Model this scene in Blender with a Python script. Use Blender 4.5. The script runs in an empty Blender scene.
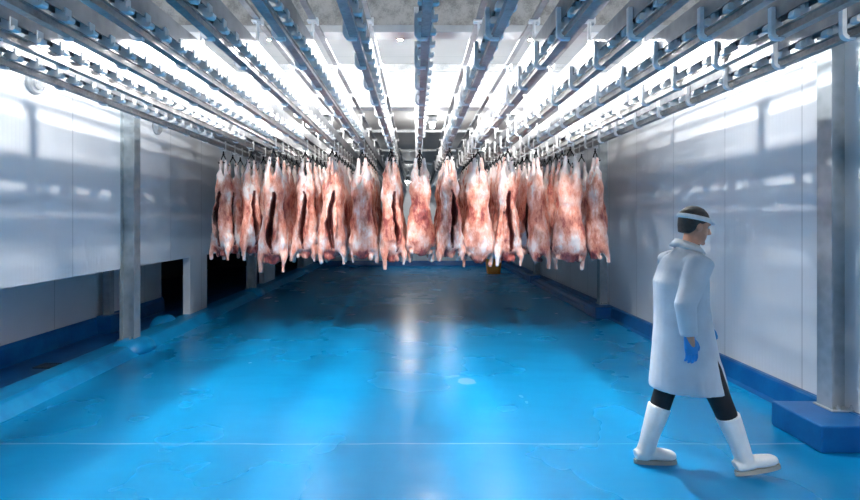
import bpy, bmesh, math, random
from mathutils import Vector, Matrix
random.seed(7)
sc = bpy.context.scene
COL = sc.collection
PI = math.pi

# ------------------------------------------------------------------ camera, world, exposure
F_PX = 520.0
cam_d = bpy.data.cameras.new('camera')
cam = bpy.data.objects.new('camera', cam_d); COL.objects.link(cam)
cam_d.sensor_fit = 'HORIZONTAL'; cam_d.sensor_width = 36.0
cam_d.lens = F_PX / 860.0 * 36.0
cam_d.shift_x = 14.0 / 860.0
cam_d.shift_y = -30.0 / 860.0
cam_d.clip_start = 0.05
EYE = 1.70
cam.location = (0, 0, EYE); cam.rotation_euler = (PI / 2, 0, 0)
sc.camera = cam

w = bpy.data.worlds.new('World'); sc.world = w; w.use_nodes = True
w.node_tree.nodes['Background'].inputs[0].default_value = (0.6, 0.75, 1, 1)
w.node_tree.nodes['Background'].inputs[1].default_value = 0.02

sc.view_settings.view_transform = 'Standard'
sc.view_settings.look = 'None'
sc.view_settings.exposure = 0.22
sc.view_settings.gamma = 1.0
sc.view_settings.use_curve_mapping = False

MAIN_LAMPS = [(-2.2, 4.9, 3.43), (-1.38, 4.9, 3.43), (-0.15, 4.9, 3.43), (1.08, 4.9, 3.43), (1.9, 4.9, 3.43)]  # outer pair added as fill for the dim floor sides
MAIN_POWER = [140.0, 400.0, 290.0, 420.0, 110.0]
NEAR_LAMPS = [(-2.2, -0.6, 3.55), (2.2, -0.6, 3.55)]
NEAR_POWER = 600.0
REAR_LAMPS = [(-1.4, 8.3, 3.2), (0.26, 8.3, 3.2), (1.5, 8.3, 3.2), (-1.4, 11.3, 3.2), (1.5, 11.3, 3.2)]  # last pair added to lift the dark parts of the rear ceiling
REAR_POWER = [30.0, 30.0, 30.0, 12.0, 12.0]
FAR_LAMPS = [(-0.25, 17.6, 3.0), (1.1, 17.6, 3.0)]
FAR_POWER = [80.0, 30.0]
LAMP_COL = (1.0, 0.985, 0.96)

# ------------------------------------------------------------------ materials
def new_mat(name):
    m = bpy.data.materials.new(name); m.use_nodes = True
    nt = m.node_tree
    return m, nt, nt.nodes['Principled BSDF']

def N(nt, t, **kw):
    n = nt.nodes.new(t)
    for k, v in kw.items():
        if k in n.inputs.keys(): n.inputs[k].default_value = v
        else: setattr(n, k, v)
    return n

def ramp(nt, fac, stops):
    r = nt.nodes.new('ShaderNodeValToRGB')
    el = r.color_ramp.elements
    r.color_ramp.interpolation = 'EASE'
    while len(el) < len(stops): el.new(0.5)
    for e, (p, c) in zip(el, stops):
        e.position = p; e.color = (c[0], c[1], c[2], 1)
    nt.links.new(fac, r.inputs['Fac'])
    return r.outputs['Color']

def coords(nt, scale=(1, 1, 1), world=False):
    if world:
        g = nt.nodes.new('ShaderNodeNewGeometry'); out = g.outputs['Position']
    else:
        tc = nt.nodes.new('ShaderNodeTexCoord'); out = tc.outputs['Object']
    mp = nt.nodes.new('ShaderNodeMapping'); mp.inputs['Scale'].default_value = scale
    mp.inputs['Location'].default_value = (0, 0, 0.37)
    nt.links.new(out, mp.inputs['Vector'])
    return mp.outputs['Vector']

def noise(nt, vec, scale, detail=4, rough=0.55):
    n = N(nt, 'ShaderNodeTexNoise', Scale=scale, Detail=detail, Roughness=rough)
    nt.links.new(vec, n.inputs['Vector'])
    return n.outputs['Fac']

def bump(nt, p, height, strength, dist):
    b = N(nt, 'ShaderNodeBump', Strength=strength, Distance=dist)
    nt.links.new(height, b.inputs['Height'])
    nt.links.new(b.outputs['Normal'], p.inputs['Normal'])
    return b

def mathn(nt, op, a, b=None, c=None):
    n = nt.nodes.new('ShaderNodeMath'); n.operation = op
    for i, v in enumerate((a, b, c)):
        if v is None: continue
        if isinstance(v, (int, float)): n.inputs[i].default_value = v
        else: nt.links.new(v, n.inputs[i])
    return n.outputs[0]

def mixc(nt, fac, a, b, mode='MIX'):
    n = nt.nodes.new('ShaderNodeMix'); n.data_type = 'RGBA'; n.blend_type = mode
    for s, v in ((0, fac), (6, a), (7, b)):
        if isinstance(v, (int, float)): n.inputs[s].default_value = v
        elif isinstance(v, tuple): n.inputs[s].default_value = (v[0], v[1], v[2], 1)
        else: nt.links.new(v, n.inputs[s])
    return n.outputs[2]

def simple(name, col, rough=0.5, metal=0.0, var=0.12, vs=6.0, bmp=0.0):
    m, nt, p = new_mat(name)
    v = coords(nt)
    n = noise(nt, v, vs)
    c = ramp(nt, n, [(0.3, tuple(x * (1 - var) for x in col)), (0.7, tuple(min(1, x * (1 + var)) for x in col))])
    nt.links.new(c, p.inputs['Base Color'])
    p.inputs['Roughness'].default_value = rough
    p.inputs['Metallic'].default_value = metal
    if bmp: bump(nt, p, n, bmp, 0.01)
    return m

def galvanised(name, a, b, rough=0.42, metal=0.75, vs=14.0):
    m, nt, p = new_mat(name)
    v = coords(nt, world=True)
    vo = N(nt, 'ShaderNodeTexVoronoi', Scale=vs * 3); nt.links.new(v, vo.inputs['Vector'])
    n1 = noise(nt, v, vs * 0.3, 5, 0.6)
    f = mathn(nt, 'ADD', mathn(nt, 'MULTIPLY', n1, 0.92), mathn(nt, 'MULTIPLY', vo.outputs['Distance'], 0.14))
    c = ramp(nt, f, [(0.35, a), (0.68, b)])
    nt.links.new(c, p.inputs['Base Color'])
    r = mathn(nt, 'MULTIPLY_ADD', n1, 0.25, rough - 0.12)
    nt.links.new(r, p.inputs['Roughness'])
    p.inputs['Metallic'].default_value = metal
    return m

def floor_mat():
    m, nt, p = new_mat('blue_epoxy')
    v = coords(nt, world=True)
    n1 = noise(nt, v, 0.9, 3, 0.5)
    n2 = noise(nt, v, 9.0, 3, 0.6)
    f = mathn(nt, 'ADD', mathn(nt, 'MULTIPLY', n1, 0.75), mathn(nt, 'MULTIPLY', n2, 0.25))
    c = ramp(nt, f, [(0.25, (0.001, 0.225, 0.50)), (0.55, (0.002, 0.255, 0.555)), (0.85, (0.004, 0.285, 0.60))])
    sp = nt.nodes.new('ShaderNodeSeparateXYZ'); nt.links.new(v, sp.inputs[0])
    # a thin scratched joint across the floor
    wob = mathn(nt, 'MULTIPLY_ADD', noise(nt, v, 1.3, 3), 0.05, 3.925)
    d = mathn(nt, 'ABSOLUTE', mathn(nt, 'SUBTRACT', sp.outputs['Y'], wob))
    line = mathn(nt, 'LESS_THAN', d, 0.008)
    brk = mathn(nt, 'MULTIPLY_ADD', noise(nt, v, 5.0, 4), 0.9, 0.0)
    line = mathn(nt, 'MULTIPLY', line, brk)
    c = mixc(nt, line, c, (0.25, 0.55, 0.75))
    # worn pale patch
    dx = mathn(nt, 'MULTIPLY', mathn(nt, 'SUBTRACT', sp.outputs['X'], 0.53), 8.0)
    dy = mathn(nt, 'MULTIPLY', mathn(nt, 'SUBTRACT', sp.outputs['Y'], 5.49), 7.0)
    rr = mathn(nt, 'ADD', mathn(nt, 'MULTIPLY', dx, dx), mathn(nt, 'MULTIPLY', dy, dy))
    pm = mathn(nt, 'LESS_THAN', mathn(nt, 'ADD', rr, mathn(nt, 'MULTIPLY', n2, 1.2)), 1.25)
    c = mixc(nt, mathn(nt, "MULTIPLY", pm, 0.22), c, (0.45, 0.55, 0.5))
    nt.links.new(c, p.inputs['Base Color'])
    rg = mathn(nt, 'MULTIPLY_ADD', n1, 0.20, 0.16)
    nt.links.new(rg, p.inputs['Roughness'])
    vb = coords(nt, (0.55, 1.6, 1.0), world=True)
    nb = noise(nt, vb, 2.2, 2, 0.4)
    h = nb
    bump(nt, p, h, 0.30, 0.03)
    return m

def kerb_mat(name, a, b, rough=0.35):
    m, nt, p = new_mat(name)
    v = coords(nt, world=True)
    n = noise(nt, v, 4.0, 5, 0.6)
    nt.links.new(ramp(nt, n, [(0.3, a), (0.7, b)]), p.inputs['Base Color'])
    p.inputs['Roughness'].default_value = rough
    bump(nt, p, n, 0.15, 0.02)
    return m

def panel_mat(name, col, axis='Y', pitch=1.15, rib=0.05):
    """insulated wall panel: fine vertical micro-ribs and a groove at each joint"""
    m, nt, p = new_mat(name)
    v = coords(nt, world=True)
    sp = nt.nodes.new('ShaderNodeSeparateXYZ'); nt.links.new(v, sp.inputs[0])
    s = sp.outputs[axis]
    fr = mathn(nt, 'FRACT', mathn(nt, 'DIVIDE', s, rib))
    ribs = mathn(nt, 'SMOOTH_MIN', mathn(nt, 'ABSOLUTE', mathn(nt, 'SUBTRACT', fr, 0.5)), 0.22, 0.1)
    fj = mathn(nt, 'FRACT', mathn(nt, 'DIVIDE', s, pitch))
    j = mathn(nt, 'LESS_THAN', fj, 0.012)
    h = mathn(nt, 'SUBTRACT', mathn(nt, 'MULTIPLY', ribs, 0.5), j)
    n = noise(nt, v, 1.2, 4)
    c = ramp(nt, n, [(0.3, tuple(x * 0.93 for x in col)), (0.7, col)])
    c = mixc(nt, mathn(nt, 'MULTIPLY', j, 0.45), c, (0.25, 0.27, 0.3))
    nt.links.new(c, p.inputs['Base Color'])
    p.inputs['Roughness'].default_value = 0.55
    bump(nt, p, h, 0.6, 0.010)
    return m

def flesh_mat():
    m, nt, p = new_mat('lamb_flesh')
    v = coords(nt)
    oi = nt.nodes.new('ShaderNodeObjectInfo')
    add = nt.nodes.new('ShaderNodeVectorMath'); add.operation = 'ADD'
    nt.links.new(v, add.inputs[0])
    cmb = nt.nodes.new('ShaderNodeCombineXYZ')
    for i in range(3): nt.links.new(mathn(nt, 'MULTIPLY', oi.outputs['Random'], 37.0), cmb.inputs[i])
    nt.links.new(cmb.outputs[0], add.inputs[1])
    mp = nt.nodes.new('ShaderNodeMapping'); mp.inputs['Scale'].default_value = (1.3, 1.3, 0.55)
    nt.links.new(add.outputs[0], mp.inputs['Vector'])
    vec = mp.outputs[0]
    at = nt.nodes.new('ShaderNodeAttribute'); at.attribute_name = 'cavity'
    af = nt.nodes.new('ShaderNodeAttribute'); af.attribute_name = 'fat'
    n1 = noise(nt, vec, 5.5, 6, 0.62)
    n2 = noise(nt, vec, 26.0, 5, 0.65)
    f = mathn(nt, 'ADD', mathn(nt, 'MULTIPLY', n1, 0.80), mathn(nt, 'MULTIPLY', n2, 0.20))
    f = mathn(nt, 'ADD', f, mathn(nt, 'MULTIPLY', mathn(nt, 'SUBTRACT', af.outputs['Fac'], 0.5), 0.42))
    c = ramp(nt, f, [(0.28, (0.10, 0.016, 0.02)), (0.39, (0.34, 0.075, 0.065)), (0.46, (0.62, 0.235, 0.165)),
                     (0.54, (0.76, 0.42, 0.34)), (0.64, (0.82, 0.72, 0.70))])
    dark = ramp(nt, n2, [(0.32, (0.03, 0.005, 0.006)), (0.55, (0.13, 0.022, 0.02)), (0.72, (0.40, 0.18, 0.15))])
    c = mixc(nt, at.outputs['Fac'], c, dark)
    nt.links.new(c, p.inputs['Base Color'])
    p.inputs['Roughness'].default_value = 0.38
    p.inputs['Subsurface Weight'].default_value = 0.12
    p.inputs['Subsurface Radius'].default_value = (0.02, 0.008, 0.006)
    bump(nt, p, f, 0.5, 0.02)
    return m

def emit_mat(name, col, strength):
    m, nt, p = new_mat(name)
    p.inputs['Base Color'].default_value = (0.9, 0.9, 0.9, 1)
    p.inputs['Emission Color'].default_value = (*col, 1)
    p.inputs['Emission Strength'].default_value = strength
    return m

M = {}
M['floor'] = floor_mat()
M['kerb'] = kerb_mat('blue_kerb_paint', (0.001, 0.21, 0.50), (0.003, 0.30, 0.62))
M['plinth'] = kerb_mat('deep_blue_skirting_paint', (0.001, 0.085, 0.29), (0.003, 0.13, 0.38))
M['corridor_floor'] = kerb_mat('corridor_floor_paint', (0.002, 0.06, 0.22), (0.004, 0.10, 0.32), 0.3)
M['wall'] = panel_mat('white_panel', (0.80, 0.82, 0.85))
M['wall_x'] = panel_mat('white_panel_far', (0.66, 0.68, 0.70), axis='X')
M['ceiling'] = panel_mat('ceiling_panel', (0.62, 0.62, 0.61), axis='Y', pitch=1.0, rib=0.2)
M['bulkhead'] = galvanised('mottled_sheet', (0.28, 0.275, 0.265), (0.55, 0.54, 0.52), 0.6, 0.2, 30.0)
M['fascia'] = simple('white_fascia', (0.82, 0.83, 0.84), 0.5, 0, 0.05, 2)
M['steel'] = galvanised('galvanised_steel', (0.42, 0.44, 0.46), (0.72, 0.74, 0.76))
M['column'] = galvanised('galvanised_column', (0.30, 0.345, 0.37), (0.48, 0.53, 0.56), 0.45, 0.5, 4.0)
M['flange'] = galvanised('bright_flange', (0.5, 0.52, 0.54), (0.66, 0.68, 0.70), 0.35, 0.95, 4.0)
M['rail'] = galvanised('rail_steel', (0.26, 0.27, 0.29), (0.44, 0.45, 0.47), 0.40, 0.7, 5.0)
M['track'] = galvanised('worn_track_steel', (0.28, 0.27, 0.265), (0.50, 0.49, 0.48), 0.38, 0.7)
M['bracket'] = simple('bracket_zinc', (0.88, 0.89, 0.90), 0.42, 0.1, 0.08, 20)
M['plastic'] = simple('white_plastic', (0.86, 0.87, 0.88), 0.4, 0, 0.04, 10)
M['black'] = simple('black_steel', (0.02, 0.02, 0.022), 0.35, 0.6, 0.2, 30)
M['flesh'] = flesh_mat()
M['orange'] = simple('orange_plastic', (0.75, 0.27, 0.03), 0.45, 0, 0.1, 6)
M['grey'] = simple('grey_cap', (0.36, 0.38, 0.40), 0.5, 0.2, 0.1, 12)
M['passage_shade'] = simple('painted_passage_shade', (0.05, 0.055, 0.06), 0.7, 0, 0.1, 3)  # shade of the left passage put into the colour
M['grille'] = simple('drain_steel', (0.15, 0.16, 0.17), 0.4, 0.7, 0.2, 20)
M['coat'] = simple('white_cotton', (0.60, 0.66, 0.73), 0.8, 0, 0.05, 9, 0.15)
M['boot'] = simple('white_rubber', (0.84, 0.85, 0.85), 0.35, 0, 0.04, 12)
M['sole'] = simple('grey_sole', (0.40, 0.40, 0.36), 0.6, 0, 0.1, 12)
M['trouser'] = simple('black_cotton', (0.012, 0.013, 0.017), 0.85, 0, 0.2, 14, 0.1)
M['glove'] = simple('blue_nitrile', (0.03, 0.25, 0.62), 0.45, 0, 0.1, 20)
M['skin'] = simple('skin', (0.55, 0.29, 0.20), 0.5, 0, 0.08, 18)
M['hair'] = simple('dark_hair', (0.022, 0.018, 0.016), 0.55, 0, 0.4, 60, 0.4)
M['net'] = simple('white_net_band', (0.82, 0.84, 0.86), 0.7, 0, 0.05, 40)
M['eye'] = simple('eye_white', (0.75, 0.74, 0.72), 0.25, 0, 0.02, 10)

# ------------------------------------------------------------------ mesh helpers
class MB:
    def __init__(self): self.v = []; self.f = []
    def add(self, vs, fs):
        o = len(self.v); self.v += [tuple(x) for x in vs]; self.f += [tuple(i + o for i in f) for f in fs]
        return self
    def box(self, x0, x1, y0, y1, z0, z1):
        vs = [(x, y, z) for z in (z0, z1) for y in (y0, y1) for x in (x0, x1)]
        return self.add(vs, [(0, 2, 3, 1), (4, 5, 7, 6), (0, 1, 5, 4), (2, 6, 7, 3), (0, 4, 6, 2), (1, 3, 7, 5)])
    def prism(self, prof, a, b, axis='y'):
        """extrude a closed 2D profile: axis y -> (x,z); x -> (y,z); z -> (x,y)"""
        def P(p, t):
            return {'y': (p[0], t, p[1]), 'x': (t, p[0], p[1]), 'z': (p[0], p[1], t)}[axis]
        n = len(prof)
        vs = [P(p, a) for p in prof] + [P(p, b) for p in prof]
        fs = [(i, (i + 1) % n, n + (i + 1) % n, n + i) for i in range(n)]
        fs += [tuple(range(n))[::-1], tuple(range(n, 2 * n))]
        return self.add(vs, fs)
    def rings(self, rings, cap=True):
        n = len(rings[0]); vs = [p for r in rings for p in r]; fs = []
        for k in range(len(rings) - 1):
            for i in range(n):
                j = (i + 1) % n
                fs.append((k * n + i, k * n + j, (k + 1) * n + j, (k + 1) * n + i))
        if cap:
            fs.append(tuple(range(n))[::-1]); fs.append(tuple(range((len(rings) - 1) * n, len(rings) * n)))
        return self.add(vs, fs)
    def tube(self, pts, rad, seg=12, flat=None):
        """tapered tube through pts; flat = (axis vector, factor) squashes it along one direction"""
        pts = [Vector(p) for p in pts]
        if not hasattr(rad, '__len__'): rad = [rad] * len(pts)
        rs = []; up = None
        for i, p in enumerate(pts):
            t = (pts[min(i + 1, len(pts) - 1)] - pts[max(i - 1, 0)]).normalized()
            if up is None:
                up = Vector((0, 1, 0)) if abs(t.y) < 0.9 else Vector((1, 0, 0))
            a = (up - t * up.dot(t)).normalized(); b = t.cross(a); up = a
            ring = []
            for k in range(seg):
                q = 2 * PI * k / seg
                d = a * math.cos(q) * rad[i] + b * math.sin(q) * rad[i]
                if flat is not None:
                    ax = Vector(flat[0]).normalized(); d = d - ax * d.dot(ax) * (1 - flat[1])
                ring.append(p + d)
            rs.append(ring)
        return self.rings(rs)
    def stack(self, rows, seg=20, power=1.0):
        """rows of (z, cx, cy, rx, ry): horizontal elliptical sections"""
        rs = []
        for (z, cx, cy, rx, ry) in rows:
            ring = []
            for k in range(seg):
                q = 2 * PI * k / seg
                c, s = math.cos(q), math.sin(q)
                if power != 1.0:
                    c = math.copysign(abs(c) ** power, c); s = math.copysign(abs(s) ** power, s)
                ring.append((cx + rx * c, cy + ry * s, z))
            rs.append(ring)
        return self.rings(rs)
    def ball(self, c, r, seg=16, rn=10):
        if not hasattr(r, '__len__'): r = (r, r, r)
        rs = []
        for i in range(rn):
            a = -PI / 2 + PI * (i + 0.5) / rn
            rs.append([(c[0] + r[0] * math.cos(a) * math.cos(2 * PI * k / seg), c[1] + r[1] * math.cos(a) * math.sin(2 * PI * k / seg),
                        c[2] + r[2] * math.sin(a)) for k in range(seg)])
        return self.rings(rs)
    def mesh(self, name, mat, bevel=0.0, smooth=False, segs=2):
        bm = bmesh.new()
        vs = [bm.verts.new(p) for p in self.v]
        for f in self.f:
            try: bm.faces.new([vs[i] for i in f])
            except ValueError: pass
        bmesh.ops.recalc_face_normals(bm, faces=bm.faces)
        if bevel:
            es = [e for e in bm.edges if len(e.link_faces) == 2 and e.calc_face_angle(0) > 0.5]
            bmesh.ops.bevel(bm, geom=es, offset=bevel, segments=segs, affect='EDGES', profile=0.6, clamp_overlap=True)
        me = bpy.data.meshes.new(name); bm.to_mesh(me); bm.free()
        if mat: me.materials.append(mat)
        if smooth:
            for p in me.polygons: p.use_smooth = True
        return me

def put(name, me, parent=None, loc=(0, 0, 0), rot=(0, 0, 0)):
    o = bpy.data.objects.new(name, me); COL.objects.link(o)
    o.location = loc; o.rotation_euler = rot
    if parent: o.parent = parent
    return o

def tag(o, label, cat, group=None, kind=None):
    o['label'] = label; o['category'] = cat
    if group: o['group'] = group
    if kind: o['kind'] = kind
    return o

def thing(name, label, cat, loc=(0, 0, 0), rz=0.0, group=None):
    o = bpy.data.objects.new(name, None); COL.objects.link(o)
    o.location = loc; o.rotation_euler = (0, 0, rz); o.empty_display_size = 0.1
    return tag(o, label, cat, group)

def struct(name, me, label=None):
    o = put(name, me); o['kind'] = 'structure'
    if label: o['label'] = label
    return o

def remeshed(mb, name, voxel, smooth_it=4, fac=0.5, cut=None, lumps=0.0):
    """union of overlapping closed shapes -> one continuous skin (optionally hollowed by cut)"""
    o = put('tmp', mb.mesh('tmp', None))
    r = o.modifiers.new('r', 'REMESH'); r.mode = 'VOXEL'; r.voxel_size = voxel; r.use_smooth_shade = True
    s = o.modifiers.new('s', 'SMOOTH'); s.factor = fac; s.iterations = smooth_it
    if lumps:
        tx = bpy.data.textures.new('lumps', 'CLOUDS'); tx.noise_scale = 0.11; tx.noise_depth = 2
        dm = o.modifiers.new('d', 'DISPLACE'); dm.texture = tx; dm.strength = lumps * 2; dm.mid_level = 0.5; dm.texture_coords = 'LOCAL'
    c = None
    if cut is not None:
        c = put('tmpcut', cut.mesh('tmpcut', None))
        b = o.modifiers.new('b', 'BOOLEAN'); b.operation = 'DIFFERENCE'; b.object = c; b.solver = 'EXACT'
        r2 = o.modifiers.new('r2', 'REMESH'); r2.mode = 'VOXEL'; r2.voxel_size = voxel; r2.use_smooth_shade = True
        s2 = o.modifiers.new('s2', 'SMOOTH'); s2.factor = 0.5; s2.iterations = 2
    dg = bpy.context.evaluated_depsgraph_get()
    me = bpy.data.meshes.new_from_object(o.evaluated_get(dg))
    me.name = name
    bpy.data.objects.remove(o)
    if c: bpy.data.objects.remove(c)
    for p in me.polygons: p.use_smooth = True
    return me

ORD = ['first', 'second', 'third', 'fourth', 'fifth', 'sixth', 'seventh', 'eighth', 'ninth', 'tenth', 'eleventh', 'twelfth', 'thirteenth', 'fourteenth']

# ------------------------------------------------------------------ the setting
Y0, Y1 = -4.0, 19.2
XR, XL, XB = 3.42, -3.80, -4.80
HC1, HC2, HC3 = 3.95, 3.90, 3.36
struct('floor', MB().box(-3.9, XR + 0.15, Y0, Y1 + 0.1, -0.1, 0.0).mesh('floor', M['floor']))
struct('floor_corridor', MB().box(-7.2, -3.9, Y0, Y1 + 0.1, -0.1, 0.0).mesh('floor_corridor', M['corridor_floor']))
# left kerb: sloped on the room side, low upstand
struct('trim_1', MB().prism([(-3.48, 0.0), (-3.52, 0.035), (-3.60, 0.10), (-3.64, 0.115), (-3.90, 0.115), (-3.95, 0.10), (-4.0, 0.0)], Y0, Y1).mesh('trim_1', M['kerb']))
# right skirting with a coved foot
struct('baseboard_right', MB().prism([(3.30, 0.0), (3.335, 0.03), (3.36, 0.19), (3.38, 0.205), (XR, 0.205), (XR, 0.0)], Y0, Y1).mesh('baseboard_right', M['plinth']))
# stepped bumper further back on the right
struct('trim_2', MB().prism([(3.10, 0.0), (3.10, 0.07), (3.18, 0.085), (3.20, 0.14), (3.28, 0.15), (3.31, 0.15), (3.31, 0.0)], 9.5, Y1).mesh('trim_2', M['plinth'], 0.006))
# walls
wl = MB()
wl.box(XL - 0.12, XL, Y0, Y1, 1.07, HC1)
wl.box(XL - 0.12, XL, 8.75, 9.45, 0.10, 1.07)
wl.box(XL - 0.12, XL, 13.0, 14.0, 0.10, 1.07)
wl.box(XL - 0.12, XL, 17.6, Y1, 0.10, 1.07)
struct('wall_left', wl.mesh('wall_left', M['wall']))
struct('wall_corridor', MB().box(XB - 0.12, XB, Y0, 9.8, 0.24, 2.6).mesh('wall_corridor', M['wall']))
struct('baseboard_corridor', MB().prism([(XB + 0.07, 0.0), (XB + 0.05, 0.2), (XB + 0.02, 0.245), (XB - 0.12, 0.245), (XB - 0.12, 0.0)], Y0, 9.8).mesh('baseboard_corridor', M['plinth']))
struct('wall_corridor_back', MB().box(-7.3, -7.2, Y0, Y1, 0.0, 2.6).mesh('wall_corridor_back', M['passage_shade']))
struct('wall_corridor_end', MB().box(-7.2, XL - 0.12, Y1, Y1 + 0.1, 0.0, 2.6).mesh('wall_corridor_end', M['passage_shade']))
struct('ceiling_corridor', MB().box(-7.3, XL - 0.12, Y0, Y1, 2.6, 2.7).mesh('ceiling_corridor', M['passage_shade']))
struct('wall_right', MB().box(XR, XR + 0.12, Y0, Y1, 0.0, HC1).mesh('wall_right', M['wall']))
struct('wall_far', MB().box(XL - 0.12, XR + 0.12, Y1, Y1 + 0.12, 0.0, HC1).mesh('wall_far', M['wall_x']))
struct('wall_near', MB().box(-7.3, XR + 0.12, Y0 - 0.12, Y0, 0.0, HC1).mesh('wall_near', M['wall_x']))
struct('baseboard_far', MB().prism([(Y1 - 0.10, 0), (Y1 - 0.05, 0.05), (Y1 - 0.03, 0.2), (Y1, 0.2), (Y1, 0)], XL, XR, 'x').mesh('baseboard_far', M['plinth']))
# ceilings: near bay, lamp bay, low rear bay
ce = MB()
ce.box(XL - 0.12, XR + 0.12, Y0, 4.2, HC1, HC1 + 0.1)
ce.box(XL - 0.12, XR + 0.12, 4.3, 7.4, HC2, HC2 + 0.15)
ce.box(XL - 0.12, XR + 0.12, 7.45, Y1, HC3, HC3 + 0.1)
struct('ceiling', ce.mesh('ceiling', M['ceiling']))
# galvanised bulkhead in front of the lamps, with its bottom flange
struct('wall_bulkhead', MB().box(XL, XR, 4.2, 4.3, 3.24, HC1 + 0.1).mesh('wall_bulkhead', M['bulkhead']))
struct('trim_3', MB().box(XL, XR, 4.15, 4.33, 3.20, 3.258).mesh('trim_3', M['flange'], 0.006))
# white fascia where the ceiling steps down
struct('wall_fascia', MB().box(XL, XR, 7.4, 7.5, HC3, HC2).mesh('wall_fascia', M['fascia']))
struct('trim_4', MB().box(XL, XR, 7.32, 7.4, HC2 - 0.10, HC2).mesh('trim_4', M['steel'], 0.006))
struct('trim_5', MB().box(XL, XR, 7.36, 7.62, HC3 - 0.06, HC3).mesh('trim_5', M['bracket'], 0.006))
for i, y in enumerate((9.55, 12.2, 15.0)):
    struct('trim_%d' % (6 + i), MB().box(XL, XR, y, y + 0.1, HC3 - 0.05, HC3).mesh('trim', M['steel'], 0.006))
struct('trim_9', MB().box(XL, XR, 5.9, 5.98, HC2 - 0.04, HC2).mesh('trim_9', M['steel'], 0.004))

# mounds of kerb paint around the left columns, blue blocks under the right ones
def mound(name, x, y, rx, ry, h, z0):
    rows = []
    for k in range(7):
        t = k / 6.0
        s = math.cos(t * PI / 2 * 0.86)
        rows.append((z0 + h * math.sin(t * PI / 2), x, y, rx * s, ry * s))
    return struct(name, MB().stack(rows, 28, 0.75).mesh(name, M['kerb'], smooth=True))
LEFT_COL = (6.68, 11.68, 16.68)
RIGHT_COL = (4.08, 9.22, 14.3)
t_n = 10
for y in LEFT_COL:
    mound('trim_%d' % t_n, -3.68, y + 0.08, 0.24, 0.30, 0.175, 0.0); t_n += 1
mound('trim_%d' % t_n, -3.98, 8.2, 0.17, 0.24, 0.20, 0.0); t_n += 1
for y in RIGHT_COL:
    b = MB().box(2.95 if y < 6 else 3.08, XR, y - 0.30, y + 0.24, 0.0, 0.20)
    struct('trim_%d' % t_n, b.mesh('trim_block', M['plinth'], 0.018, segs=3)); t_n += 1

# ------------------------------------------------------------------ lamps
def lamp(name, label, loc, power, group, shade=True):
    r = 0.036
    t = thing(name, label, 'lamp', loc, 0, group)
    L = power / (PI * 4 * PI * r * r)
    put('bulb_globe', MB().ball((0, 0, 0), r, 20, 14).mesh('bulb_globe', emit_mat('lamp_glow', LAMP_COL, L), smooth=True), t)
    put('housing', MB().stack(([(0.000, 0, 0, 0.088, 0.088), (0.0, 0, 0, 0.092, 0.092), (0.085, 0, 0, 0.085, 0.085)] if shade else [(0.045, 0, 0, 0.05, 0.05), (0.085, 0, 0, 0.075, 0.075)]) + [ (0.15, 0, 0, 0.075, 0.075), (0.17, 0, 0, 0.04, 0.04)], 20)
        .mesh('housing', M['grey'], smooth=True), t)
    top = (HC1 if loc[1] < 4.2 else HC2 if loc[1] < 7.4 else HC3) - loc[2]
    if top > 0.18:
        put('stem', MB().tube([(0, 0, 0.16), (0, 0, top + 0.01)], 0.014, 10).mesh('stem', M['steel'], smooth=True), t)
    return t
for (p, pw, nm) in zip(MAIN_LAMPS, MAIN_POWER, ('leftmost added fill', 'second from left', 'middle', 'second from right', 'rightmost added fill')):
    lamp('ceiling_lamp', '%s globe lamp hung behind the galvanised bulkhead' % nm, p, pw, 'lamps behind the bulkhead')
for (p, nm) in zip(NEAR_LAMPS, ('left', 'right')):
    lamp('ceiling_lamp', '%s globe lamp hung over the near bay behind the viewer' % nm, p, NEAR_POWER / len(NEAR_LAMPS), 'lamps of the near bay')
for (p, pw, nm) in zip(REAR_LAMPS, REAR_POWER, ('left lamp above', 'middle lamp above', 'right lamp above', 'left added lamp well behind', 'right added lamp well behind')):
    lamp('ceiling_lamp', 'small globe %s the hanging carcasses under the low ceiling' % nm, p, pw, 'lamps above the carcasses', False)
for (p, pw, nm) in zip(FAR_LAMPS, FAR_POWER, ('bright', 'weak')):
    lamp('ceiling_lamp', '%s globe lamp near the far wall behind the carcasses' % nm, p, pw, 'lamps at the far end')

# ------------------------------------------------------------------ steel columns
def h_profile(w, d, tf, tw):
    """H section: flanges face +-x, w along x, d along y"""
    a, b, c = w / 2, d / 2, tw / 2
    return [(-a, -b), (-a + tf, -b), (-a + tf, -c), (a - tf, -c), (a - tf, -b), (a, -b), (a, b), (a - tf, b), (a - tf, c), (-a + tf, c), (-a + tf, b), (-a, b)]
def column(x, y, z0, z1, label):
    t = thing('steel_column', label, 'column', (x, y, z0), 0, 'galvanised columns along the walls')
    put('shaft', MB().prism(h_profile(0.19, 0.15, 0.016, 0.014), 0.012, z1 - z0, 'z').mesh('shaft', M['column'], 0.002), t)
    put('base_plate', MB().box(-0.11, 0.11, -0.10, 0.10, 0.0, 0.014).mesh('base_plate', M['column'], 0.003), t)
    bolt = MB().stack([(0.014, 0, 0, 0.014, 0.014), (0.034, 0, 0, 0.014, 0.014), (0.036, 0, 0, 0.008, 0.008), (0.05, 0, 0, 0.008, 0.008)], 6).mesh('bolt', M['steel'])
    for sx in (-1, 1):
        for sy in (-1, 1): put('bolt', bolt, t, (sx * 0.085 * 0.0 + sx * 0.05, sy * 0.086, 0))
for y, nm in zip(LEFT_COL, ('nearest', 'second', 'farthest')):
    column(-3.715, y + 0.075, 0.155, HC3 if y > 7.5 else HC2, '%s galvanised steel column standing on the left blue kerb' % nm)
for y, nm in zip(RIGHT_COL, ('nearest', 'second', 'farthest')):
    column(3.355, y + 0.075, 0.20, HC3 if y > 7.5 else (HC1 if y < 4 else 3.2), '%s galvanised steel column on a blue block by right wall' % nm)
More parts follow.
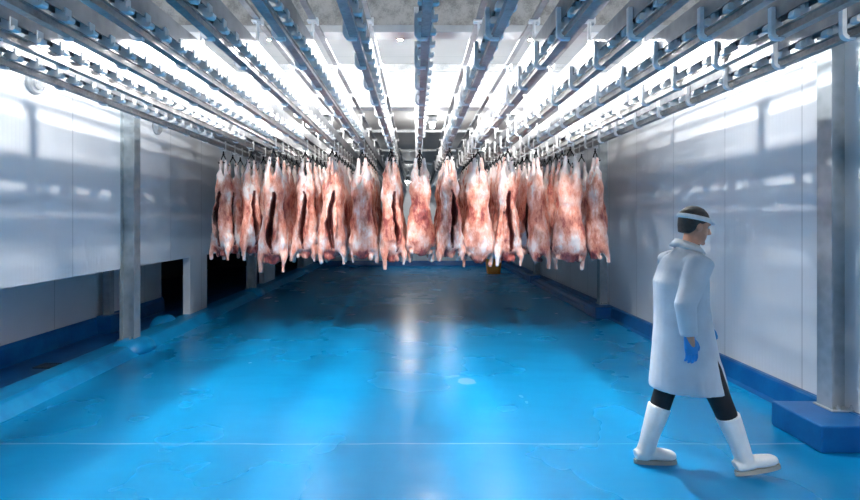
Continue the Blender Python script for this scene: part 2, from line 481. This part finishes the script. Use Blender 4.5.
t = thing('wall_post', 'grey square post against the back wall of left passage', 'post', (XB + 0.13, 7.9, 0), 0)
put('shaft', MB().box(-0.05, 0.05, -0.06, 0.06, 0.27, 2.6).mesh('shaft', M['grey'], 0.004), t)
put('base_block', MB().box(-0.10, 0.12, -0.16, 0.16, 0.0, 0.27).mesh('base_block', M['plinth'], 0.02), t)

# round caps on the left wall
for y, nm in ((5.16, 'nearer'), (7.6, 'farther')):
    t = thing('round_vent', '%s round grey cap on the left wall behind the rails' % nm, 'vent', (XL, y, 3.06), 0, 'round caps on the left wall')
    b = MB()
    b.rings([[(px, r * math.cos(q), r * math.sin(q)) for q in [2 * PI * k / 28 for k in range(28)]] for px, r in ((0.0, 0.115), (0.03, 0.115), (0.045, 0.10))])
    put('flange', b.mesh('flange', M['grey'], smooth=False), t)
    b = MB()
    b.rings([[(px, r * math.cos(q), r * math.sin(q)) for q in [2 * PI * k / 24 for k in range(24)]] for px, r in ((0.044, 0.07), (0.065, 0.065), (0.07, 0.045))])
    put('cap', b.mesh('cap', M['steel']), t)

# drain grille in the left passage
t = thing('floor_drain', 'dark slotted drain grille in the floor of left passage', 'drain', (-4.25, 6.05, 0.0), 0)
fr = MB()
fr.box(-0.14, 0.14, -0.10, -0.085, 0.0, 0.012).box(-0.14, 0.14, 0.085, 0.10, 0.0, 0.012).box(-0.14, -0.125, -0.10, 0.10, 0.0, 0.012).box(0.125, 0.14, -0.10, 0.10, 0.0, 0.012)
put('frame', fr.mesh('frame', M['grille']), t)
sl = MB()
for k in range(9): sl.box(-0.115 + k * 0.027, -0.103 + k * 0.027, -0.085, 0.085, 0.0, 0.009)
put('grate', sl.mesh('grate', M['grille']), t)

# orange crate far back
t = thing('plastic_crate', 'orange plastic crate on the far floor behind the carcasses', 'crate', (2.46, 16.5, 0), 0.1)
def frus(a, b, z0, z1, p=0.35): return MB().stack([(z0, 0, 0, a, a * 0.72), (z1, 0, 0, b, b * 0.72)], 32, p)
cr = MB()
o_ = [frus(0.20, 0.245, 0.0, 0.44)]
rs = [[(x * s, y * s * 0.72, z) for (x, y) in [(math.copysign(abs(math.cos(q)) ** 0.35, math.cos(q)), math.copysign(abs(math.sin(q)) ** 0.35, math.sin(q))) for q in [2 * PI * k / 32 for k in range(32)]]]
      for (s, z) in ((0.20, 0.0), (0.245, 0.44), (0.232, 0.44), (0.19, 0.02))]
cr.rings(rs)
put('tub', cr.mesh('tub', M['orange']), t)
rs = [[(x * s, y * s * 0.72, z) for (x, y) in [(math.copysign(abs(math.cos(q)) ** 0.35, math.cos(q)), math.copysign(abs(math.sin(q)) ** 0.35, math.sin(q))) for q in [2 * PI * k / 32 for k in range(32)]]]
      for (s, z) in ((0.244, 0.42), (0.27, 0.42), (0.27, 0.455), (0.235, 0.455), (0.235, 0.44))]
put('rim', MB().rings(rs, cap=False).mesh('rim', M['orange']), t)

# ------------------------------------------------------------------ overhead rails
SP = 0.41
RAIL_X = [0.055 + SP * i for i in range(-7, 7)]
HB = 2.75                      # underside of the lower track
R0, R1 = -1.6, 19.0
ROWS, ROW_SP, ROW0 = 7, 0.34, 7.30
# profiles in local x,z with z = 0 at the track underside
up_prof = [(-0.038, 0.108), (-0.030, 0.108), (-0.030, 0.222), (0.030, 0.222), (0.030, 0.108), (0.038, 0.108), (0.038, 0.230), (-0.038, 0.230)]
lo_prof = [(-0.026, 0.0), (0.026, 0.0), (0.026, 0.008), (0.010, 0.012), (0.010, 0.046), (0.018, 0.05), (0.018, 0.058), (-0.018, 0.058), (-0.018, 0.05), (-0.010, 0.046), (-0.010, 0.012), (-0.026, 0.008)]
su_prof = [(-0.022, 0.428), (0.022, 0.428), (0.022, 0.45), (-0.022, 0.45)]
me_up = MB().prism(up_prof, R0, R1).mesh('upper_channel', M['rail'])
me_lo = MB().prism(lo_prof, R0, R1).mesh('lower_track', M['track'])
me_su = MB().prism(su_prof, R0, R1).mesh('support_channel', M['rail'])
# J hanger on the left side of the rail, wrapping under the lower track
def j_profile():
    th = 0.026; xo = -0.066; out = []; inn = []
    out.append((xo, 0.175)); inn.append((xo + th, 0.175))
    for k in range(7):
        q = PI + (PI / 2) * k / 6
        cx, cz = xo + 0.045, 0.030
        out.append((cx + 0.045 * math.cos(q), cz + 0.045 * math.sin(q)))
        inn.append((cx + 0.019 * math.cos(q), cz + 0.019 * math.sin(q)))
    out.append((0.012, 0.030 - 0.045)); inn.append((0.012, 0.030 - 0.019))
    return out + inn[::-1]
me_j = MB().prism(j_profile(), -0.016, 0.016).mesh('hanger_bracket', M['bracket'], 0.003)
# white pusher block of the conveyor chain in the gap
pu = MB()
pu.prism([(-0.014, 0.062), (0.014, 0.062), (0.014, 0.13), (-0.014, 0.13)], -0.026, 0.026)
pu.prism([(0.012, 0.060), (0.052, 0.054), (0.066, 0.062), (0.068, 0.082), (0.058, 0.088), (0.052, 0.076), (0.046, 0.084), (0.046, 0.135), (0.030, 0.140), (0.012, 0.105)], -0.026, 0.026)
pu.prism([(-0.012, 0.060), (-0.042, 0.060), (-0.048, 0.068), (-0.046, 0.090), (-0.036, 0.104), (-0.012, 0.104)], -0.024, 0.024)
me_pu = pu.mesh('pusher', M['plastic'], 0.003)
# small plate tying the rail to its support channel
tb = MB()
tb.box(-0.04, 0.04, -0.03, 0.03, 0.414, 0.429).box(-0.006, 0.006, -0.025, 0.025, 0.228, 0.416).box(0.026, 0.042, -0.025, 0.025, 0.40, 0.445)
me_tb = tb.mesh('tie_plate', M['bracket'], 0.002)
ch = MB()
for k in range(int((R1 - R0) / 0.1)):
    y = R0 + k * 0.1
    ch.box(-0.004, 0.004, y + 0.005, y + 0.085, 0.135, 0.155)
me_ch = ch.mesh('drive_chain', M['black'])
for i, x in enumerate(RAIL_X):
    if i == 0: lab = 'leftmost galvanised overhead rail, nearest the left wall'
    elif i == 13: lab = 'rightmost galvanised overhead rail, nearest the right wall'
    elif i < 7: lab = '%s galvanised overhead rail counted from the left wall' % ORD[i]
    elif i == 7: lab = 'central galvanised overhead rail running straight over the viewer'
    else: lab = '%s galvanised overhead rail counted from the right wall' % ORD[13 - i]
    t = thing('overhead_rail', lab, 'rail', (x, 0, HB), 0, 'overhead conveyor rails')
    put('upper_channel', me_up, t); put('lower_track', me_lo, t); put('support_channel', me_su, t); put('drive_chain', me_ch, t)
    for k in range(-2, 15): put('hanger_bracket', me_j, t, (0, 3.0 + 0.572 * k, 0))
    off = (i * 0.37 % 1.0) * 0.215
    k = 0
    while 1.9 + off + k * 0.215 < ROW0 - 0.12:
        put('pusher', me_pu, t, (0, 1.9 + off + k * 0.215, 0)); k += 1
    for k in range(11): put('tie_plate', me_tb, t, (0, 1.57 + 1.144 * k, 0))

# ------------------------------------------------------------------ carcasses and hooks
def carcass_mesh(seed):
    r = random.Random(seed)
    j = lambda a, s: a + r.uniform(-s, s)
    b = MB()
    wsc = r.uniform(0.92, 1.06)
    spread = r.uniform(0.040, 0.058)
    # hind legs from the hocks down into the rump
    for s in (-1, 1):
        b.tube([(s * spread, 0, 0.04), (s * spread, 0, 0.0), (s * (spread + 0.012), 0.0, -0.10), (s * (spread + 0.022), 0.01, -0.20),
                (s * 0.066, 0.015, -0.32), (s * 0.062, 0.015, -0.45), (s * 0.06, 0.015, -0.56)],
               [0.020, 0.025, 0.030, 0.054, 0.078, 0.092, 0.085], 14)
    prof = [(-0.34, 0.09, 0.085, 0.02), (-0.44, 0.125, 0.105, 0.02), (-0.54, 0.135, 0.105, 0.02), (-0.64, 0.136, 0.100, 0.015), (-0.74, 0.146, 0.104, 0.01), (-0.86, 0.165, 0.114, 0.0),
            (-0.98, 0.182, 0.122, -0.005), (-1.09, 0.196, 0.126, -0.005), (-1.18, 0.19, 0.118, 0.0), (-1.25, 0.15, 0.10, 0.015), (-1.30, 0.115, 0.08, 0.02), (-1.35, 0.085, 0.06, 0.02), (-1.39, 0.05, 0.04, 0.015)]
    b.stack([(z, j(0, 0.010), cy + r.uniform(-0.006, 0.006), a * wsc * r.uniform(0.95, 1.05), d) for (z, a, d, cy) in prof], 28)
    # shoulders and forelegs
    for s in (-1, 1):
        sp = r.uniform(0.0, 0.045)
        b.ball((s * 0.135 * wsc, -0.015, -1.15), (0.07, 0.10, 0.14))
        b.tube([(s * 0.13, -0.01, -1.16), (s * (0.165 + sp * 0.5), -0.05, -1.27), (s * (0.165 + sp), -0.075, -1.34), (s * (0.150 + sp * 1.7), -0.07, -1.40), (s * (0.14 + sp * 2.1), -0.065, j(-1.46, 0.04))],
               [0.08, 0.058, 0.036, 0.026, 0.029], 12)
        # loose belly flap beside the opening
        b.tube([(s * 0.055, -0.085, -0.58), (s * 0.062, -0.115, -0.75), (s * 0.066, -0.130, -0.92), (s * 0.055, -0.125, -1.08)], [0.02, 0.034, 0.036, 0.022], 10)
    # ragged neck end
    for q in range(9):
        b.ball((r.uniform(-0.13, 0.13), r.uniform(-0.06, 0.06), r.uniform(-1.37, -1.24)), (r.uniform(0.022, 0.045), r.uniform(0.022, 0.045), r.uniform(0.03, 0.06)), 10, 7)
    # belly opening, from between the legs to the brisket
    c = MB()
    rows = []; ph = r.uniform(0, 6)
    ow = r.uniform(0.6, 0.95)
    for (z, hw, back) in ((-0.43, 0.010, -0.03), (-0.48, 0.020, 0.0), (-0.56, 0.032, 0.03), (-0.64, 0.030, 0.045), (-0.72, 0.038, 0.045), (-0.80, 0.036, 0.05), (-0.88, 0.042, 0.05), (-0.96, 0.036, 0.05), (-1.04, 0.034, 0.05), (-1.12, 0.024, 0.03), (-1.20, 0.016, 0.0), (-1.25, 0.008, -0.03)):
        rows.append((z, r.uniform(-0.012, 0.012) + 0.028 * math.sin(z * 7 + ph), (back - 0.25) / 2, hw * ow * r.uniform(0.6, 1.5), (back + 0.25) / 2))
    c.stack(rows, 20, 0.8)
    me = remeshed(b, 'carcass', 0.0125, 5, 0.5, c, 0.022)
    # where is flesh, where is fat, where the open belly
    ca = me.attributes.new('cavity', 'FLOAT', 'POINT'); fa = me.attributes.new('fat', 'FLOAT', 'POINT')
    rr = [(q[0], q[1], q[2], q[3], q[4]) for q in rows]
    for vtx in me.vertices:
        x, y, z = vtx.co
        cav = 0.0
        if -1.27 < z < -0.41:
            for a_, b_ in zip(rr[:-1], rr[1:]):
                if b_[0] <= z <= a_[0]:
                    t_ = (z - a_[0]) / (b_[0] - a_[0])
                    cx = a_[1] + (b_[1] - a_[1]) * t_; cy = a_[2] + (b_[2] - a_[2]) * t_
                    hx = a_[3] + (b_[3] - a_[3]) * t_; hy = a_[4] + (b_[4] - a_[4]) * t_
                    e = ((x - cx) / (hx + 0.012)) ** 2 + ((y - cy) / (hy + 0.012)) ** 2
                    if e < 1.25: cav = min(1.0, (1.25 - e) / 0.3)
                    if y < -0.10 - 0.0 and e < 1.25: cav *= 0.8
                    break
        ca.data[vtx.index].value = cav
        fat = 0.5
        key = [(0.1, 0.85), (-0.14, 0.80), (-0.30, 0.62), (-0.55, 0.50), (-0.80, 0.44), (-1.0, 0.50), (-1.16, 0.66), (-1.24, 0.58), (-1.32, 0.45), (-1.6, 0.45)]
        if abs(x) > 0.11: key = key[:6] + [(-1.16, 0.60), (-1.28, 0.52), (-1.36, 0.62), (-1.6, 0.75)]
        else: key = key[:8] + [(-1.30, 0.25), (-1.6, 0.15)]
        for (za, fa_), (zb, fb_) in zip(key[:-1], key[1:]):
            if zb <= z <= za: fat = fa_ + (fb_ - fa_) * (z - za) / (zb - za)
        fa.data[vtx.index].value = fat
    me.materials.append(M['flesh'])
    return me
CARC = [carcass_mesh(s) for s in (3, 11, 23, 37, 52)]

tr_ = MB()
for q in (-1, 1):
    tr_.box(min(q * 0.031, q * 0.037), max(q * 0.031, q * 0.037), -0.020, 0.020, -0.034, 0.100)
    tr_.prism([(0.016 * math.cos(2 * PI * k / 14), 0.078 + 0.016 * math.sin(2 * PI * k / 14)) for k in range(14)], min(q * 0.010, q * 0.029), max(q * 0.010, q * 0.029), 'x')
    tr_.box(min(q * 0.027, q * 0.033), max(q * 0.027, q * 0.033), -0.006, 0.006, 0.072, 0.084)
tr_.box(-0.037, 0.037, -0.020, 0.020, -0.046, -0.034)
me_tr = tr_.mesh('trolley', M['plastic'], 0.002)
hk = MB()
hk.tube([(0, 0, -0.040), (0, 0, -0.095)], 0.010, 8)
hk.ball((0, 0, -0.09), (0.018, 0.018, 0.016), 10, 6)
me_sh = hk.mesh('shank', M['black'], smooth=True)
gb = MB()
for s in (-1, 1):
    gb.tube([(0, 0, -0.095), (s * 0.02, 0, -0.12), (s * 0.038, 0, -0.155), (s * 0.048, 0, -0.19), (s * 0.048, -0.015, -0.215), (s * 0.048, -0.042, -0.222), (s * 0.048, -0.058, -0.204)], [0.009] * 6 + [0.004], 8)
me_ga = gb.mesh('spread_hook', M['black'], smooth=True)

# front row: which way each turns (0 = belly to the viewer, pi = back to the viewer), variant, scale, distance
front = [(-0.45, 0, 0.98, 7.62, 'dark belly slit turned to the viewer'), (0.75, 1, 0.96, 7.5, 'slit running diagonally down its right side'),
         (0.05, 2, 1.05, 7.3, 'belly square to the viewer and low forelegs'), (-0.15, 3, 1.0, 7.35, 'belly open to the viewer, pale thighs'),
         (0.12, 4, 1.0, 7.3, 'open belly and forelegs hanging straight'), (PI - 0.35, 0, 1.0, 7.28, 'broad pink back turned to the viewer'),
         (0.55, 1, 1.03, 7.32, 'narrow body half turned and one low foreleg'), (PI + 0.1, 2, 0.97, 7.3, 'smooth pink back, directly under the central rail'),
         (0.3, 3, 0.98, 7.22, 'open belly, just right of the central rail'), (PI - 0.15, 4, 1.04, 7.25, 'largest pale back of the row'),
         (0.1, 0, 1.02, 7.3, 'red belly slit and white forelegs'), (PI * 0.62, 1, 1.03, 7.25, 'side view with slit along its right edge'),
         (PI - 0.2, 2, 1.02, 7.12, 'reddish back turned to the viewer'), (PI * 0.6, 3, 1.0, 7.2, 'side view beside the far right column')]
rnd = random.Random(5)
for i, x in enumerate(RAIL_X):
    for k in range(ROWS):
        if k == 0:
            rz, var, s, y, look = front[i]
            y += 0.10 if i % 2 else -0.02
            side = ('%s from the left' % ORD[i]) if i < 7 else ('%s from the right' % ORD[13 - i])
            lab = 'front row lamb carcass %s, %s' % (side, look)
            if len(lab.split()) > 16: lab = ' '.join(lab.split()[:16])
            hlab = 'black spread hook of the front row carcass %s' % side
            grp, hgrp = 'front row of hanging carcasses', 'hooks of the front row'
            y_first = y + (0.10 if abs(math.sin(rz)) > 0.6 else 0.03)
            wx = 1.06 if math.cos(rz) < -0.8 else 0.92
        else:
            y = y_first + 0.02 + ROW_SP * k + (0.14 if i % 2 else 0.0)
            wx = 0.90; rz = rnd.choice((0.0, PI)) + rnd.uniform(-0.12, 0.12); var = rnd.randrange(5); s = rnd.uniform(0.93, 1.0)
            lab = 'lamb carcass hanging deep in the pack behind the front row'
            hlab = 'black spread hook deep in the pack behind the front row'
            grp, hgrp = 'carcasses behind the front row', 'hooks behind the front row'
        h = thing('meat_hook', hlab, 'hook', (x, y, HB), rz, hgrp)
        put('trolley', me_tr, h, (0, 0, 0), (0, 0, -rz)); put('shank', me_sh, h); put('spread_hook', me_ga, h)
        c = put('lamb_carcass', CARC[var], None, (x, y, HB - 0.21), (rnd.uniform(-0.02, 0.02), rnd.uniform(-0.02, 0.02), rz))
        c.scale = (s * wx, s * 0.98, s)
        tag(c, lab, 'carcass', grp)

# ------------------------------------------------------------------ the walking person
P = thing('person', 'person in white coat, black trousers and white boots walking right', 'person', (1.84, 3.55, 0), 0)
# body: one continuous skin
b = MB()
LA = [(-0.01, 0.20, 1.42), (0.03, 0.255, 1.15), (0.20, 0.235, 0.98), (0.27, 0.225, 0.93)]
RA = [(-0.01, -0.20, 1.42), (-0.14, -0.265, 1.16), (-0.12, -0.275, 0.97), (-0.105, -0.275, 0.90)]
b.stack([(0.86, 0, 0, 0.10, 0.14), (0.95, 0, 0, 0.12, 0.165), (1.08, 0, 0, 0.105, 0.145), (1.25, -0.01, 0, 0.115, 0.16), (1.38, -0.015, 0, 0.11, 0.175), (1.45, -0.005, 0, 0.085, 0.14), (1.49, 0.01, 0, 0.06, 0.07)], 24)
b.tube([(0.0, 0, 1.44), (0.03, 0, 1.52), (0.05, 0, 1.60)], [0.062, 0.056, 0.056], 14)
for A in (LA, RA): b.tube([(A[0][0], A[0][1] * 0.8, A[0][2])] + A, [0.06, 0.055, 0.042, 0.030, 0.026], 12)
LL = [(0, 0.09, 0.92), (-0.10, 0.09, 0.50), (-0.225, 0.09, 0.10)]
RL = [(0, -0.09, 0.92), (0.18, -0.10, 0.50), (0.335, -0.11, 0.13)]
for Lg in (LL, RL):
    m1 = tuple((a + c) / 2 for a, c in zip(Lg[0], Lg[1])); m2 = tuple((a * 0.65 + c * 0.35) for a, c in zip(Lg[1], Lg[2]))
    b.tube([Lg[0], m1, Lg[1], m2, Lg[2]], [0.085, 0.07, 0.052, 0.052, 0.034], 14)
b.tube([(-0.27, 0.09, 0.06), (-0.15, 0.09, 0.05), (-0.07, 0.09, 0.04)], [0.035, 0.035, 0.025], 12)
b.tube([(0.32, -0.11, 0.08), (0.43, -0.11, 0.09), (0.51, -0.11, 0.11)], [0.035, 0.035, 0.025], 12)
# head: tilted forward; local head axes built then rotated
hm = Matrix.Translation((0.055, 0, 1.665)) @ Matrix.Rotation(0.22, 4, 'Y')
hb = MB()
hb.stack([(-0.118, 0.045, 0, 0.030, 0.028), (-0.10, 0.040, 0, 0.052, 0.046), (-0.07, 0.028, 0, 0.070, 0.060), (-0.03, 0.012, 0, 0.086, 0.070), (0.01, 0.0, 0, 0.095, 0.075), (0.05, -0.006, 0, 0.096, 0.077),
          (0.085, -0.008, 0, 0.080, 0.066), (0.108, -0.008, 0, 0.052, 0.044), (0.120, -0.008, 0, 0.02, 0.018)], 24)
hb.tube([(0.088, 0, 0.015), (0.108, 0, -0.015), (0.118, 0, -0.032), (0.098, 0, -0.040)], [0.010, 0.013, 0.017, 0.012], 10)   # nose
hb.ball((0.088, 0, -0.066), (0.014, 0.024, 0.007)); hb.ball((0.086, 0, -0.080), (0.013, 0.021, 0.008))                         # lips
hb.ball((0.088, 0.0, -0.108), (0.014, 0.022, 0.014))                                                                         # chin
hb.ball((0.085, 0.030, 0.022), (0.012, 0.024, 0.007)); hb.ball((0.085, -0.030, 0.022), (0.012, 0.024, 0.007))                   # brows
for s in (-1, 1): hb.ball((0.0, s * 0.077, -0.015), (0.020, 0.010, 0.032))                                                   # ears
b.add([hm @ Vector(p) for p in hb.v], hb.f)
me = remeshed(b, 'body', 0.0065, 3, 0.5); me.materials.append(M['skin']); put('body', me, P)
for s in (-1, 1):
    e = MB().ball((0.0835, s * 0.032, 0.002), (0.010, 0.013, 0.009), 12, 8)
    e.v = [tuple(hm @ Vector(p)) for p in e.v]; put('eye', e.mesh('eye', M['eye'], smooth=True), P)
# hair under the band, dark and short
h = MB()
h.stack([(-0.065, -0.055, 0, 0.030, 0.056), (-0.02, -0.030, 0, 0.068, 0.079), (0.03, -0.012, 0, 0.096, 0.084), (0.06, -0.010, 0, 0.100, 0.083), (0.09, -0.010, 0, 0.086, 0.072), (0.118, -0.010, 0, 0.054, 0.046), (0.130, -0.010, 0, 0.02, 0.02)], 24)
h.v = [tuple(hm @ Vector(p)) for p in h.v]
me = remeshed(h, 'hair', 0.006, 3); me.materials.append(M['hair']); put('hair', me, P)
nb = MB()
rs = []
for (z, g) in ((0.030, 0.004), (0.034, 0.010), (0.058, 0.010), (0.062, 0.004)):
    rs.append([tuple(hm @ Vector((-0.010 + (0.099 + g) * math.cos(q), (0.084 + g) * math.sin(q), z))) for q in [2 * PI * k / 32 for k in range(32)]])
rs.append(rs[0])
pk = []
for z, g in ((0.036, 0.0), (0.046, 0.0)):
    pk.append([tuple(hm @ Vector((-0.010 + (0.107 + u) * math.cos(q), (0.092 + u * 0.4) * math.sin(q), z - u * 0.25))) for u, q in
               [(0.0, -0.9 + 1.8 * k / 12) for k in range(13)] + [(0.035 * math.cos(q0 * PI / 1.8) , q0) for q0 in [0.9 - 1.8 * k / 12 for k in range(13)]]])
nb.rings(pk)
o = put('cap_band', nb.rings(rs, cap=False).mesh('cap_band', M['net'], smooth=True), P); o['label'] = 'white cap band'
# coat with sleeves: one skin
c = MB()
c.stack([(0.56, 0.01, 0, 0.245, 0.225), (0.68, 0.0, 0, 0.225, 0.215), (0.85, -0.01, 0, 0.200, 0.205), (1.0, -0.02, 0, 0.180, 0.195), (1.12, -0.03, 0, 0.168, 0.190), (1.28, -0.035, 0, 0.166, 0.205),
         (1.38, -0.02, 0, 0.138, 0.215), (1.44, -0.012, 0, 0.112, 0.180), (1.48, 0.005, 0, 0.085, 0.115), (1.515, 0.015, 0, 0.070, 0.078)], 30)
for A in (LA, RA):
    c.tube([(A[0][0], A[0][1] * 0.75, A[0][2] - 0.01), A[0], tuple((p + q) / 2 for p, q in zip(A[0], A[1])), A[1], tuple((p + q) / 2 for p, q in zip(A[1], A[2])), A[2]],
           [0.085, 0.085, 0.075, 0.066, 0.058, 0.052], 16)
# folds down the skirt
for q in [0.3 + 2 * PI * k / 9 for k in range(9)]:
    c.tube([(0.10 * math.cos(q), 0.14 * math.sin(q), 0.95), (0.02 + 0.185 * math.cos(q), 0.195 * math.sin(q), 0.70), (0.03 + 0.205 * math.cos(q), 0.215 * math.sin(q), 0.56)], [0.04, 0.026, 0.03], 10)
me = remeshed(c, 'coat', 0.010, 4); me.materials.append(M['coat']); coat = put('coat', me, P)
# collar, button placket and pocket as pieces of the coat
cl = MB(); rs = []
for (z, dx, r1, r2) in ((1.49, 0.010, 0.090, 0.098), (1.535, 0.012, 0.074, 0.080), (1.545, 0.014, 0.078, 0.084), (1.50, 0.010, 0.112, 0.118)):
    rs.append([(dx + r1 * math.cos(q), r2 * math.sin(q), z - 0.03 * math.cos(q)) for q in [0.35 + (2 * PI - 0.7) * k / 27 for k in range(28)]])
n = 28; fs = []
for k in range(3):
    for i in range(n - 1): fs.append((k * n + i, k * n + i + 1, (k + 1) * n + i + 1, (k + 1) * n + i))
cl.add([p for r in rs for p in r], fs)
me = cl.mesh('collar', M['coat'], smooth=True); o = put('collar', me, coat); sm = o.modifiers.new('s', 'SOLIDIFY'); sm.thickness = 0.006
sh = MB(); sh.stack([(1.46, 0.035, 0, 0.060, 0.075), (1.51, 0.025, 0, 0.062, 0.066), (1.535, 0.030, 0, 0.060, 0.062)], 20)
o = put('undershirt', sh.mesh('undershirt', M['trouser'], smooth=True), P); o['label'] = 'dark shirt collar'
# trousers
for Lg in (LL, RL):
    m1 = tuple((a + d) / 2 for a, d in zip(Lg[0], Lg[1])); m2 = tuple((a * 0.55 + d * 0.45) for a, d in zip(Lg[1], Lg[2]))
    tr = MB().tube([Lg[0], m1, Lg[1], m2], [0.105, 0.088, 0.070, 0.062], 16)
    me = tr.mesh('trouser_leg', M['trouser'], smooth=True); put('trouser_leg', me, P)
# boots
def boot(ankle, top, pitch, foot_y):
    """rubber boot: shaft from the ankle to its top, foot along +x turned up by pitch"""
    bt = MB()
    A = Vector(ankle); T = Vector(top)
    bt.tube([A + Vector((0, 0, -0.02)), A.lerp(T, 0.3), A.lerp(T, 0.7), T], [0.056, 0.060, 0.070, 0.076], 20)
    R = Matrix.Rotation(-pitch, 4, 'Y')
    f = [(-0.075, -0.055), (-0.03, -0.05), (0.05, -0.048), (0.12, -0.056), (0.175, -0.062), (0.205, -0.066)]
    rad = [0.040, 0.054, 0.052, 0.050, 0.044, 0.026]
    bt.tube([A + (R @ Vector((x, 0, z + 0.015))) for x, z in f], rad, 18, ((0, 0, 1), 0.80))
    bt.ball(tuple(A + Vector((-0.004, 0, -0.015))), (0.058, 0.054, 0.070))
    me = remeshed(bt, 'boot', 0.007, 4); me.materials.append(M['boot'])
    o = put('boot', me, P)
    so = MB(); out = []
    for k in range(26):
        q = 2 * PI * k / 26
        x = 0.065 + 0.150 * math.cos(q); wd = 0.042 + 0.010 * math.cos(q - 0.3)
        out.append((x, wd * math.copysign(abs(math.sin(q)) ** 0.7, math.sin(q))))
    rs = []
    for z in (-0.100, -0.094, -0.072): rs.append([A + (R @ Vector((x, y, z))) for x, y in out])
    so.rings(rs); put('sole', so.mesh('sole', M['sole'], smooth=False), o)
boot((-0.232, 0.09, 0.10), (-0.136, 0.09, 0.40), 0.0, 0.09)
boot((0.335, -0.11, 0.125), (0.225, -0.102, 0.405), 0.20, -0.11)
# gloves: palm, four unequal fingers and a thumb, slightly curled
def glove(wrist, direc, side, palm_n):
    """direc = down the hand, palm_n = way the palm faces, side = towards the thumb"""
    W = Vector(wrist); D = Vector(direc).normalized(); S = Vector(side); S = (S - D * S.dot(D)).normalized(); Np = D.cross(S)
    if Np.dot(Vector(palm_n)) < 0: Np = -Np
    g = MB()
    pt = lambda d, s, n: W + D * d + S * s + Np * n
    g.tube([pt(-0.05, 0, 0), pt(-0.02, 0, 0), pt(0.02, 0, 0), pt(0.06, 0.002, 0), pt(0.095, 0.0, 0.002)], [0.040, 0.034, 0.038, 0.044, 0.040], 16, (Np, 0.52))
    for (s, ln) in ((0.030, 0.072), (0.010, 0.082), (-0.010, 0.076), (-0.029, 0.058)):
        g.tube([pt(0.07, s * 0.9, 0), pt(0.095, s, 0.002), pt(0.095 + ln * 0.42, s * 1.05, 0.010), pt(0.095 + ln * 0.75, s * 1.05, 0.028), pt(0.095 + ln * 0.9, s * 1.03, 0.046)],
               [0.0100, 0.0105, 0.0098, 0.0088, 0.0068], 10)
    g.tube([pt(0.015, 0.022, 0.004), pt(0.04, 0.045, 0.012), pt(0.068, 0.056, 0.020), pt(0.092, 0.056, 0.028)], [0.016, 0.0135, 0.0115, 0.0085], 10)
    me = remeshed(g, 'glove', 0.004, 2); me.materials.append(M['glove'])
    o = put('glove', me, P); o['label'] = 'blue glove'
glove((-0.118, -0.277, 0.955), (0.14, -0.02, -1.0), (1, 0, 0.1), (0, 1, 0))
glove((0.215, 0.235, 0.97), (0.75, -0.1, -0.6), (0.3, -1, 0.2), (-0.5, -0.2, -0.7))
